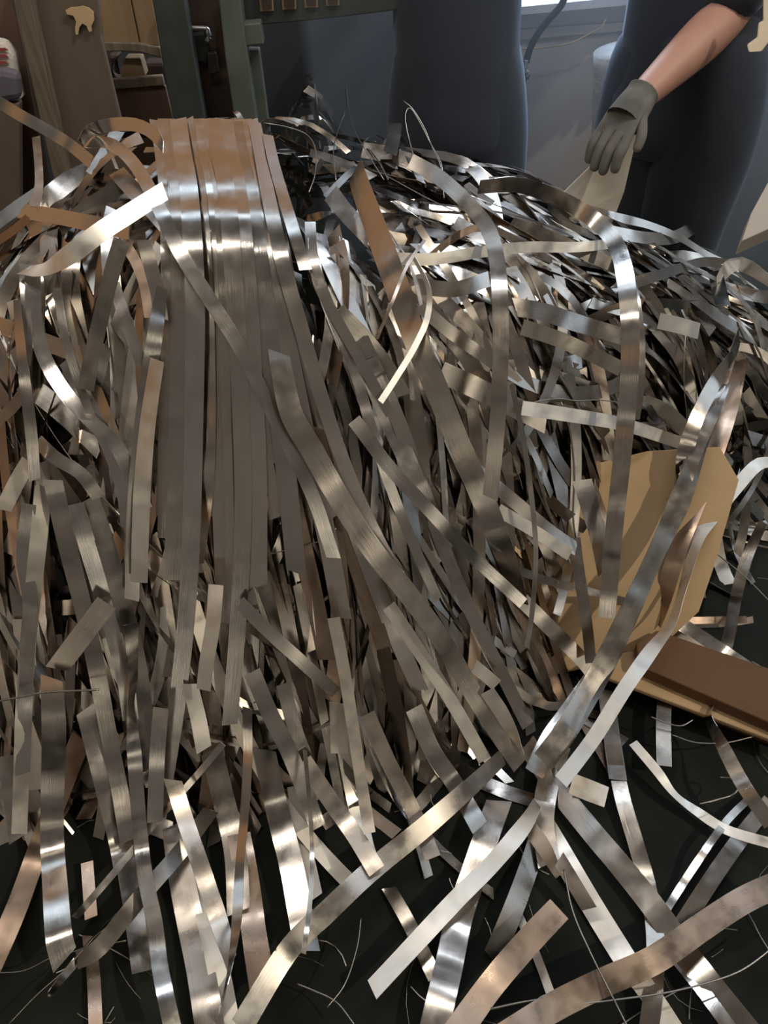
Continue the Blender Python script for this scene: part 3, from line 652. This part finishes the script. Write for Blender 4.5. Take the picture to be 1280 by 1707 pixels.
 ('grey strip crossed by a shadow ending at the long dark diagonal', 6, 28, [(506,1268),(548,1330),(590,1390),(628,1452)], dict(mt='s', cut=(0, 0))),
 ('grey strip coming down beside the diagonal with a yellow patch', 4, 30, [(690,1180),(720,1250),(760,1310),(800,1380)], {}),
 # lower left
 ('broad strip hanging at the lower left with a wide yellow band across it', 8, 37, [(86,1130,30),(90,1220),(88,1310),(87,1400),(92,1480),(98,1560),(108,1600)], dict(amp=.014)),
 ('long strip at the left with a bright cream stretch, outer of a pair', 6, 26, [(72,770,18),(68,860),(58,960),(48,1060),(40,1170),(36,1280),(32,1390)], dict(mt='m')),
 ('long strip at the left edge, inner of the pair, brownish above', 7, 24, [(48,840),(40,930),(50,1000),(46,1090),(42,1190),(38,1290)], {}),
 ('long dark strip running from the left waist of the heap to the floor', 6, 30, [(88,800),(110,900),(138,1010),(160,1110),(180,1220),(200,1320),(214,1402)], {}),
 ('dark strip next right of it, leaning the same way', 5, 28, [(125,840),(155,940),(185,1040),(208,1130),(218,1200)], {}),
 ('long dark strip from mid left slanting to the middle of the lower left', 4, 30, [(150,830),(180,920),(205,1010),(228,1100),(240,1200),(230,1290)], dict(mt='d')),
 ('pinkish strip slanting down to the left edge at the bottom', 3, 34, [(135,1230),(100,1320),(62,1420),(25,1520),(-20,1620)], dict(mt='b', lift=.03)),
 ('folded strip hanging down left of centre to the bottom edge', 7, 23, [(218,1040),(222,1130,14),(218,1180,10),(224,1260,22),(232,1370),(242,1460),(258,1540),(268,1620),(290,1725)], dict(amp=.012)),
 ('embossed strip with bright ribbed edges at lower left centre', 8, 28, [(288,1300),(308,1365),(335,1445),(360,1520),(386,1605,18)], dict(mt='s', cut=(.6, -.8))),
 ('large scratched strip at the bottom left centre', 4, 40, [(290,1375),(300,1450),(318,1540),(335,1620),(352,1725)], dict(mt='s', lift=.03)),
 ('cream strip at the bottom beside the large scratched one', 3, 32, [(322,1440),(345,1530),(365,1620),(384,1725)], dict(mt='m', lift=.02)),
 ('dark wide strip behind the embossed one', 2, 36, [(352,1250),(372,1330),(392,1420),(398,1520)], dict(mt='d')),
 ('narrow dark strip standing nearly on edge, left of the brown square end', 9, 17, [(412,1180),(413,1260),(408,1350),(400,1440),(394,1540),(382,1620,8),(364,1694,4)], {}),
 ('brown strip with a broad square end at the bottom left centre', 5, 38, [(398,1390),(412,1470),(424,1560),(438,1645)], dict(mt='b', lift=.04, cut=(0, 0))),
 ('wide strip ending in a bright yellow patch above the diagonal', 6, 38, [(440,1250),(462,1350),(485,1440),(500,1520),(512,1585)], dict(mt='p', lift=.05, cut=(.3, .4))),
 ('pale blue strip behind it with a slanted lower end', 4, 27, [(492,1310),(504,1400),(524,1498)], dict(mt='m', lift=.03)),
 ('thin dark strip hanging in a gentle curve in front of the yellow-ended one', 10, 7, [(508,1250),(516,1340),(520,1420),(517,1500),(506,1590)], {}),
 ('diagonal strip at lower left running up to the right, broad middle', 8, 26, [(352,1350),(300,1420),(235,1495),(165,1580),(128,1600)], dict(lift=.07, mt='d')),
 ('narrow pointed strip slanting to the lower left corner', 7, 14, [(250,1480),(180,1545),(125,1605),(80,1660,6)], dict(lift=.05)),
 ('narrow strip in front of the yellow-banded one, slanting up right', 9, 12, [(125,1530),(190,1455),(260,1370),(330,1290),(372,1240)], dict(lift=.09)),
 ('strip hanging to the bottom edge at lower left', 3, 20, [(148,1560),(156,1630),(160,1725)], dict(lift=.02, mt='b')),
 ('short dark strip standing between the lower left strips', 2, 19, [(145,1437),(148,1480),(152,1530)], dict(mt='b', lift=.03)),
 ('broad strip with cream lower bend second from left at the bottom', 5, 36, [(145,1180),(165,1260),(185,1340),(200,1400),(208,1440)], {}),
 ('strip ending square above the floor at lower left centre', 6, 26, [(268,1180),(262,1260),(258,1371)], dict(cut=(0, 0))),
 ('grey strip at the bottom running down between the folded and scratched ones', 3, 30, [(205,1410),(220,1500),(238,1620)], dict(lift=.02)),
 ('grey strip leaning right at the left bottom edge', 2, 24, [(10,1260),(20,1340),(28,1400)], {}),
 # middle band
 ('speckled short wide piece slanting at the left middle', 7, 36, [(178,1005),(140,1055),(95,1115)], dict(mt='s', amp=.002)),
 ('speckled square-ended piece above right of the slanted wide one', 5, 26, [(165,1000),(178,1030),(182,1060)], dict(mt='s')),
 ('strip with a square speckled end hanging left of the sheaf', 7, 28, [(262,600,22),(247,700,26),(238,800),(234,890),(232,971)], dict(mt='m', cut=(0, 0))),
 ('strip running along the left flank of the sheaf, dark', 6, 25, [(270,480,16),(252,600),(238,700),(228,800),(222,900),(220,1000)], {}),
 ('strip with an orange-lit upper part and square pale end below the sheaf', 7, 25, [(360,975),(355,1040),(345,1100),(339,1150)], dict(mt='m', cut=(0, 0))),
 ('dark strip slanting down to the right from below the sheaf', 5, 22, [(400,1005),(450,1055),(505,1105),(560,1155)], {}),
 ('strip below the sheaf with a yellow patch near its middle', 6, 28, [(420,1120),(450,1190),(478,1245),(505,1310),(530,1380)], {}),
 ('short yellow-lit strip in the lower middle left', 4, 26, [(316,1140),(330,1195),(340,1250)], dict(mt='m')),
 ('wide short light piece standing upright in the lower middle', 7, 30, [(564,1172),(565,1215),(566,1256)], dict(mt='m')),
 ('grey strip running down beside the wide short piece', 4, 24, [(472,1140),(490,1210),(512,1270),(530,1330)], {}),
 ('bright cream piece with pointed top right of the broad bending strip', 9, 24, [(812,1152),(840,1195),(866,1250,12)], dict(mt='m', amp=.002, cut=(.0, .4))),
 ('small white-lit piece above the cream pointed one', 7, 22, [(790,1110),(812,1128),(828,1142)], dict(mt='m')),
 ('strip ending in a cream square left of the broad bending strip', 6, 24, [(648,1010),(695,1080),(750,1165),(808,1267)], dict(mt='m', cut=(0, 0))),
 ('dark strip slanting right with its square end over the cardboard', 8, 24, [(590,700),(650,780),(715,850),(780,920),(872,1006)], dict(cut=(0, 0))),
 ('thin strip hanging in front of the cardboard, right of the dark square end', 9, 9, [(852,640),(872,730),(886,830),(893,920),(888,1010),(878,1080)], {}),
 ('long strip running down right of the sheaf toward the crossing', 5, 26, [(600,560),(655,680),(700,800),(742,920),(785,1020),(835,1120),(880,1210)], {}),
 ('long strip right of the sheaf with a bright glint at shoulder height', 6, 19, [(520,400,16),(530,460),(560,540),(592,620),(618,710),(650,810),(690,910),(730,1000)], {}),
 ('dark narrow strip standing before the cardboard', 8, 19, [(958,897),(966,960),(978,1040),(985,1105)], dict(mt='d', lift=.09, cut=(0, 0))),
 ('striped broad strip right of the sheaf at mid height', 5, 34, [(610,600),(645,690),(680,770),(715,850),(740,920)], {}),
 ('pale white-lit strip with wavy shine over the cardboard', 6, 32, [(970,800),(985,850),(1000,900),(1010,950)], dict(mt='p')),
 ('strip crossing the cardboard level behind the hanging ones', 4, 14, [(860,950),(920,970),(980,985),(1050,1005)], dict(mt='d', lift=.06)),
 ('strip leaning over the cardboard from upper left to lower right', 5, 26, [(870,1000),(920,1050),(970,1100),(1000,1140)], dict(lift=.05)),
 ('dark strip lower right of the crossing, before the floor', 4, 26, [(1010,1150),(1020,1230),(1030,1300)], dict(mt='d', lift=.03)),
 ('strip with blue daylight on it running along the dark sweeping one', 9, 26, [(1205,640,16),(1180,700),(1158,750),(1140,800),(1128,850,14)], dict(hump=.05)),
 # upper right tangle
 ('tan-lit strip lying across the upper right tangle', 5, 30, [(858,512),(905,520),(960,538),(1035,560)], {}),
 ('beige strip bowing across the top right of the tangle', 5, 20, [(640,430),(720,432),(800,420),(880,412),(960,412),(1030,405)], dict(mt='m')),
 ('light strip left of the hanging copper one, level', 4, 26, [(700,478),(760,482),(815,465)], {}),
 ('dark strip slanting under the long arching one', 5, 26, [(870,545),(930,565),(985,590),(1035,615)], dict(mt='d')),
 ('broad dark strip slanting to the right under the copper one', 4, 36, [(735,620),(790,645),(850,675),(910,705)], {}),
 ('long cream-brown strip running level to the right at mid height', 5, 24, [(870,680),(950,692),(1040,708),(1140,740)], dict(mt='m')),
 ('white-lit block end among the right tangle', 6, 26, [(1098,535),(1130,542),(1165,552)], dict(mt='m')),
 ('grey strip slanting down between the copper and arching ones', 5, 22, [(700,510),(740,545),(780,575),(830,610)], {}),
 ('narrow strip with a bright curved tail right of the broad arching one', 9, 10, [(690,430,4),(714,480,6),(712,530),(690,580),(660,630),(634,670)], dict(mt='m')),
 ('thin red-lit strip edge standing over the broad arching one', 10, 5, [(708,400),(680,440),(655,500),(628,565)], dict(mt='b')),
 ('orange-topped strip right of the sheaf, curving down', 7, 18, [(517,370),(520,420),(532,475),(560,530),(600,600),(650,690)], {}),
 ('orange strip beside the right edge of the sheaf at the crest', 6, 18, [(446,225),(456,270),(470,320),(488,380),(510,450)], {}),
 ('small upright strip with orange face on the back of the crest', 4, 22, [(659,205),(656,230),(650,256)], dict(lift=.04)),
 ('strip lying low across the right tangle toward the cardboard', 4, 24, [(790,780),(850,830),(910,880),(960,915)], {}),
 ('pale strip ending over the cardboard, level', 5, 22, [(830,850),(890,885),(950,925)], dict(mt='m')),
 ('bluish broad strip piece right of the striped one', 5, 34, [(560,520),(600,560),(640,610),(670,660)], {}),
 # upper left
 ('grey strip reaching in from the left edge above the heap', 6, 19, [(-20,158),(30,190),(75,215),(115,240),(152,270)], dict(hump=.05)),
 ('narrow orange-brown strip standing upright at upper left', 7, 13, [(60,228),(64,270),(65,310),(58,345)], dict(mt='b')),
 ('white striped bright strip slanting across the upper left', 8, 30, [(40,450,16),(75,448,22),(120,422),(170,385),(225,350),(275,318)], dict(mt='m', amp=.003)),
 ('dark strip behind the white striped one, running right', 6, 24, [(35,352),(90,360),(150,372),(215,385)], {}),
 ('looped strip on the upper left crest with a copper and blue shine', 8, 20, [(136,238,8),(150,218,14),(185,208),(225,208),(255,222),(272,245,10)], dict(hump=.04)),
 ('dark straight strip hanging left of the sheaf, square below', 8, 26, [(203,400),(185,460),(168,530),(152,600),(143,650)], dict(mt='d', cut=(0, 0))),
 ('salmon-lit strip left of the sheaf, slanting right', 5, 20, [(190,475),(205,520),(222,570),(238,610)], {}),
 ('bluish lit strip just left of the sheaf top', 6, 24, [(240,400),(250,440),(262,485),(268,530)], {}),
 ('curved brown strip left of the bluish one', 5, 18, [(208,405),(228,440),(242,480),(250,530)], dict(mt='b')),
 ('orange strip hanging near the left edge', 7, 15, [(40,440),(42,490),(46,550),(44,610)], dict(mt='p')),
 ('long strip near the left edge curving down to the waist', 8, 19, [(28,500,12),(34,570,16),(42,640),(52,720),(58,800)], {}),
 ('long curved strip from upper left sweeping to the right below', 6, 24, [(55,440),(56,520),(72,590),(105,650),(150,700),(195,745),(225,810)], {}),
 ('strip below the curved one sweeping right with a dull shine', 7, 22, [(62,735),(95,765),(135,790),(165,830)], {}),
 ('dark strip in the left tangle running down to the sheaf flank', 5, 26, [(110,600),(145,670),(180,740),(205,810),(215,880)], {}),
 ('narrow bright-edged strip in the left tangle', 7, 14, [(95,480),(108,560),(125,620),(150,690)], {}),
 ('strip fanning out to the left edge, pinkish', 4, 18, [(42,650),(20,680),(-15,710)], dict(mt='b')),
 ('orange strip slanting to the left edge at the top', 5, 14, [(48,362),(25,382),(-15,410)], dict(mt='b')),
 ('dark strip standing across the left tangle from the striped one', 4, 26, [(55,445),(62,500),(58,560)], {}),
 ('pale strip piece at the left edge, square lit', 4, 26, [(48,770),(30,800),(5,850)], dict(mt='m')),
 ('small orange-faced piece in the left tangle under the straight strip', 4, 22, [(176,575),(168,610),(160,640)], {}),
]
for row in T_:
    trace('metal_strip', row[0], row[1], row[2], row[3], **row[4])
print('traced strips', len(T_))
# thin wires and slivers
W_ = [
 ('thin bright wire sticking out level from the left edge over the pale pair', [(-20,1172),(30,1163),(80,1154),(165,1150)], dict(lift=.14, r=.002)),
 ('thin wire loop standing up behind the crest, tall narrow arch', [(688,256),(678,215),(676,190),(684,180),(700,205),(718,240),(735,272),(738,300)], dict(lift=.10)),
 ('second thin wire rising from the small bright scraps behind the crest', [(672,168),(688,182),(708,215),(722,250),(735,280),(740,330)], dict(lift=.10)),
 ('thin wire bent like a tent over the crest centre', [(560,300),(556,250),(566,210),(577,180),(576,135),(580,170),(590,215),(612,255),(640,300)], dict(lift=.09)),
 ('thin wire arch right of the sheaf top', [(440,205),(480,212),(512,225),(526,250),(525,290),(515,320)], dict(lift=.08)),
 ('thin wire drooping across the middle right', [(868,680),(900,668),(935,665),(960,668),(1000,667),(1040,672)], dict(lift=.08)),
 ('thin wire curling over the cardboard', [(1010,950),(1050,930),(1080,905),(1100,880)], dict(lift=.05)),
 ('thin wire curving down the right of the cardboard', [(1185,820),(1190,880),(1185,940),(1160,1000),(1130,1030)], dict(lift=.05)),
 ('wire arc across the lower left floor', [(-10,1622),(40,1618),(90,1595),(150,1580),(210,1568)], dict(z=.01)),
 ('wire curve at the bottom left corner', [(15,1707),(60,1660),(110,1615),(160,1560),(205,1530)], dict(z=.01)),
 ('long wire curve at the bottom right', [(1300,1570),(1240,1615),(1180,1638),(1110,1655),(1040,1665),(960,1675)], dict(z=.012, r=.0015)),
 ('thin flat wire near the bottom centre right', [(818,1682),(870,1671),(930,1663),(980,1662)], dict(z=.012, r=.002)),
 ('long thin wire hanging down past the fork to the bottom', [(940,1450),(955,1520),(985,1590),(1020,1660),(1045,1710)], dict(z=.03, r=.0018)),
 ('crinkled wire on the right floor', [(1167,1340),(1195,1333),(1220,1325),(1232,1310),(1228,1298),(1200,1296)], dict(z=.01, r=.0015)),
 ('curved wire end on the right floor by the box', [(1120,1225),(1160,1238),(1210,1238),(1255,1228)], dict(z=.012, r=.0016)),
 ('short wire beside the dark upright strip', [(1085,1195),(1110,1205),(1135,1210),(1155,1200)], dict(z=.02, r=.0016)),
 ('curved wire on the floor at the bottom centre', [(590,1707),(560,1670),(520,1650),(495,1640)], dict(z=.01, r=.0015)),
 ('thin wire hanging across the dark bottom centre', [(602,1530),(595,1580),(575,1640),(545,1680)], dict(z=.02)),
 ('thin wire standing before the right tangle', [(935,670),(950,720),(957,790),(955,860),(960,900)], dict(lift=.07, r=.002)),
 ('wire hooked over the right tangle', [(1220,900),(1180,700),(1150,560),(1142,570),(1140,640),(1145,700),(1140,760)], dict(lift=.05)),
 ('fine wire crossing the right floor gap', [(1190,920),(1240,960),(1290,1010)], dict(z=.10, r=.0014)),
 ('sliver of bright wire between the sheaf and the right strips', [(560,880),(540,900),(445,925)], dict(lift=.02)),
]
for lab, pts, kw in W_: wire(lab, pts, **kw)

# ------------------------------------------------------------------ the rest of the heap, laid on its surface in plan
def walk(x, y, a, length, width, lift, curl, amp, steps=None, bend=0.0, drop=0.0):
    """centre line and normals of one strip walking over the heap from (x, y) along heading a"""
    n = steps or max(5, int(length/.028)); ds = length/(n-1); pts = []; nr = []
    ph = RNG.uniform(0, 6.28); wl = RNG.uniform(.18, .5); sp = RNG.uniform(0, 6.28)
    px, py = x, y
    for i in range(n):
        h = float(H(px, py)); s = i*ds
        pts.append(Vector((px, py, max(.004, h + lift + amp*math.sin(s/wl*6.28+ph) + bend*math.sin(math.pi*i/(n-1))))))
        e = .03; hx = float(H(px+math.cos(a)*e, py+math.sin(a)*e)); sl = (hx-h)/e
        st = ds/math.sqrt(1+sl*sl); px += math.cos(a)*st; py += math.sin(a)*st; a += curl*ds
    z = smooth1([p.z for p in pts], 3)
    for p, zz in zip(pts, z): p.z = zz
    for i, p in enumerate(pts):
        t = (pts[min(i+1, n-1)] - pts[max(i-1, 0)]).normalized(); nn = hnorm(p)
        nn = nn - t*nn.dot(t)
        if nn.length < .05: nn = Vector((0, -1, .3)) - t*Vector((0, -1, .3)).dot(t)
        nn.normalize()
        ang = bend_t + twist*math.sin(sp + s_tw*i*ds)
        nr.append(Matrix.Rotation(ang, 3, t) @ nn)
    return pts, nr
bend_t = 0; twist = 0; s_tw = 0
def seed_region():
    """pick a start and heading: the sheaf falls toward the camera and fans, the right side lies crosswise"""
    global bend_t, twist, s_tw
    bend_t = RNG.gauss(0, .35); twist = abs(RNG.gauss(0, .3)); s_tw = RNG.uniform(1, 7)
    r = RNG.random()
    if r < .30:      # left tangle
        x = RNG.uniform(-.95, -.38); y = RNG.uniform(.65, 1.6); a = RNG.gauss(-1.57, .55) - (x+.5)*.4
        return 'left', x, y, a
    if r < .48:      # under and below the sheaf
        x = RNG.uniform(-.42, .10); y = RNG.uniform(.62, 1.35); a = RNG.gauss(-1.5, .28) + (x+.15)*.9
        return 'front', x, y, a
    if r < .66:      # centre fan
        x = RNG.uniform(-.05, .45); y = RNG.uniform(.75, 1.5); a = RNG.gauss(-1.05, .35)
        return 'fan', x, y, a
    if r < .90:      # right tangle, crosswise
        x = RNG.uniform(.0, .95); y = RNG.uniform(1.2, 1.9); a = RNG.gauss(-.25, .5)
        return 'right', x, y, a
    x = RNG.uniform(-.32, .12); y = RNG.uniform(1.6, 2.4); a = RNG.uniform(0, 6.28)
    return 'back', x, y, a
REG = {
 'left': ('in the heap\'s left shoulder',), 'front': ('under the hanging sheaf',), 'fan': ('fanning out right of the sheaf',),
 'right': ('in the heap\'s right side',), 'back': ('in the small pile behind the crest',),
}
N_IND = 300 - len(T_)
made = 0; SAME = {}
while made < N_IND:
    reg, x, y, a = seed_region()
    ln = RNG.uniform(.25, .8) if reg != 'back' else RNG.uniform(.15, .4); w = RNG.choice((.018, .024, .028, .032, .036))
    if reg == 'right': w = RNG.choice((.014, .02, .026, .032))
    if reg == 'back': w *= .75
    pts, nr = walk(x, y, a, ln, w, RNG.uniform(-.035, .006), RNG.gauss(0, 1.2), RNG.uniform(.003, .012), bend=max(0, RNG.gauss(0, .03)))
    if sum(p.z < .012 for p in pts) > len(pts)*.45 or min(p.y for p in pts) < .35: continue
    made += 1; mk = RNG.choice('pppppmmbsd')
    bm = bmesh.new(); o = pts[len(pts)//2].copy()
    ribbon(bm, [p-o for p in pts], nr, [w]*len(pts), RNG.uniform(0, 40), cut=(RNG.uniform(-.6, .6), RNG.uniform(-.6, .6)))
    ob = link_bm('metal_strip', bm, M[mk]); sharpen(ob.data); ob.location = o
    mid = pts[len(pts)//2]; wd = 'narrow' if w < .02 else 'broad' if w > .03 else 'mid-width'
    tone = {'p': 'shiny', 'm': 'pale matte', 'b': 'brownish', 's': 'scuffed', 'd': 'dark'}[mk]
    hi = 'high up' if mid.z > .62 else 'midway' if mid.z > .28 else 'low down'
    dv = pts[-1] - pts[0]; sx_ = dv.dot(RM @ Vector((1, 0, 0))); sy_ = dv.dot(RM @ Vector((0, 1, 0)))
    if sy_ > 0: sx_, sy_ = -sx_, -sy_
    an = math.degrees(math.atan2(sx_, -sy_)); way = 'upright' if abs(an) < 14 else 'level' if abs(an) > 65 else 'leaning %s' % ('right' if an > 0 else 'left')
    lab = '%s %s strip %s, %s, %s' % (wd, tone, REG[reg][0], hi, way)
    tag(ob, lab, 'metal strip', lab.replace(' strip ', ' strips '))
    SAME.setdefault(lab, []).append((-(RM.transposed() @ (mid-CAM)).y/(mid-CAM).length, len(SAME), ob))
for lab, obs in SAME.items():
    obs.sort(key=lambda q: q[0])
    names = {2: ('upper one', 'lower one'), 3: ('uppermost', 'middle one', 'lowest')}.get(len(obs))
    if names:
        for q, nm in zip(obs, names): q[2]['label'] = lab + ', ' + nm
# everything deeper in the heap: beyond the 300 strips that show largest
bm = bmesh.new()
for i in range(1700):
    reg, x, y, a = seed_region()
    ln = RNG.uniform(.12, .6) if reg != 'back' else RNG.uniform(.06, .25)
    w = RNG.choice((.006, .018, .024, .03, .036)) * (.6 if reg == 'back' else 1)
    if reg == 'right' and RNG.random() < .15: w = RNG.uniform(.002, .008)
    pts, nr = walk(x, y, a, ln, w, RNG.uniform(-.11, .0), RNG.gauss(0, 1.8), RNG.uniform(.003, .015), steps=max(5, int(ln/.04)), bend=RNG.uniform(0, .03))
    if sum(p.z < .02 for p in pts) > len(pts)*.3: continue
    if min(p.y for p in pts) < .55: continue
    ribbon(bm, pts, nr, [w]*len(pts), RNG.uniform(0, 40), solid=False, cut=(RNG.uniform(-.6, .6), RNG.uniform(-.6, .6)))
tg = link_bm('strip_tangle', bm, M_tangle)
tag(tg, 'dense tangle of metal strips filling the inside of the heap', 'scrap', kind='stuff')
# fine shavings on the oily floor
bm = bmesh.new()
for i in range(80):
    x = RNG.uniform(-.7, .9); y = RNG.uniform(.15, 1.25); a = RNG.uniform(0, 6.28); bend_t = 0; twist = 0
    if float(H(x, y)) > .05: continue
    n = 8; ln = RNG.uniform(.03, .22); c = RNG.gauss(0, 9); pts = []
    for k in range(n):
        pts.append(Vector((x, y, .003+.004*RNG.random()))); x += math.cos(a)*ln/n; y += math.sin(a)*ln/n; a += c*ln/n
    ribbon(bm, pts, [Vector((0, 0, 1))]*n, [RNG.choice((.0006, .001, .0018))]*n, RNG.uniform(0, 9), solid=False)
tag(link_bm('metal_shavings', bm, M_wire), 'fine metal shavings strewn on the dark oily floor', 'shavings', kind='stuff')

# ------------------------------------------------------------------ added haze volume around the two people, imitating bluish lens flare
hz = bpy.data.materials.new('flare_haze'); hz.use_nodes = True; nt = hz.node_tree; nt.nodes.clear()
vo = nt.nodes.new('ShaderNodeOutputMaterial'); vs = nt.nodes.new('ShaderNodeVolumeScatter'); nt.links.new(vs.outputs[0], vo.inputs['Volume'])
vs.inputs['Color'].default_value = (.75, .86, 1, 1); vs.inputs['Density'].default_value = .22; vs.inputs['Anisotropy'].default_value = .3
hb = link_bm('flare_haze', box_bm((-.1, 1.95, .02), (2.2, 3.4, 2.2)), hz)
tag(hb, 'faint bluish haze added around the two people to imitate lens flare', 'haze', kind='stuff')
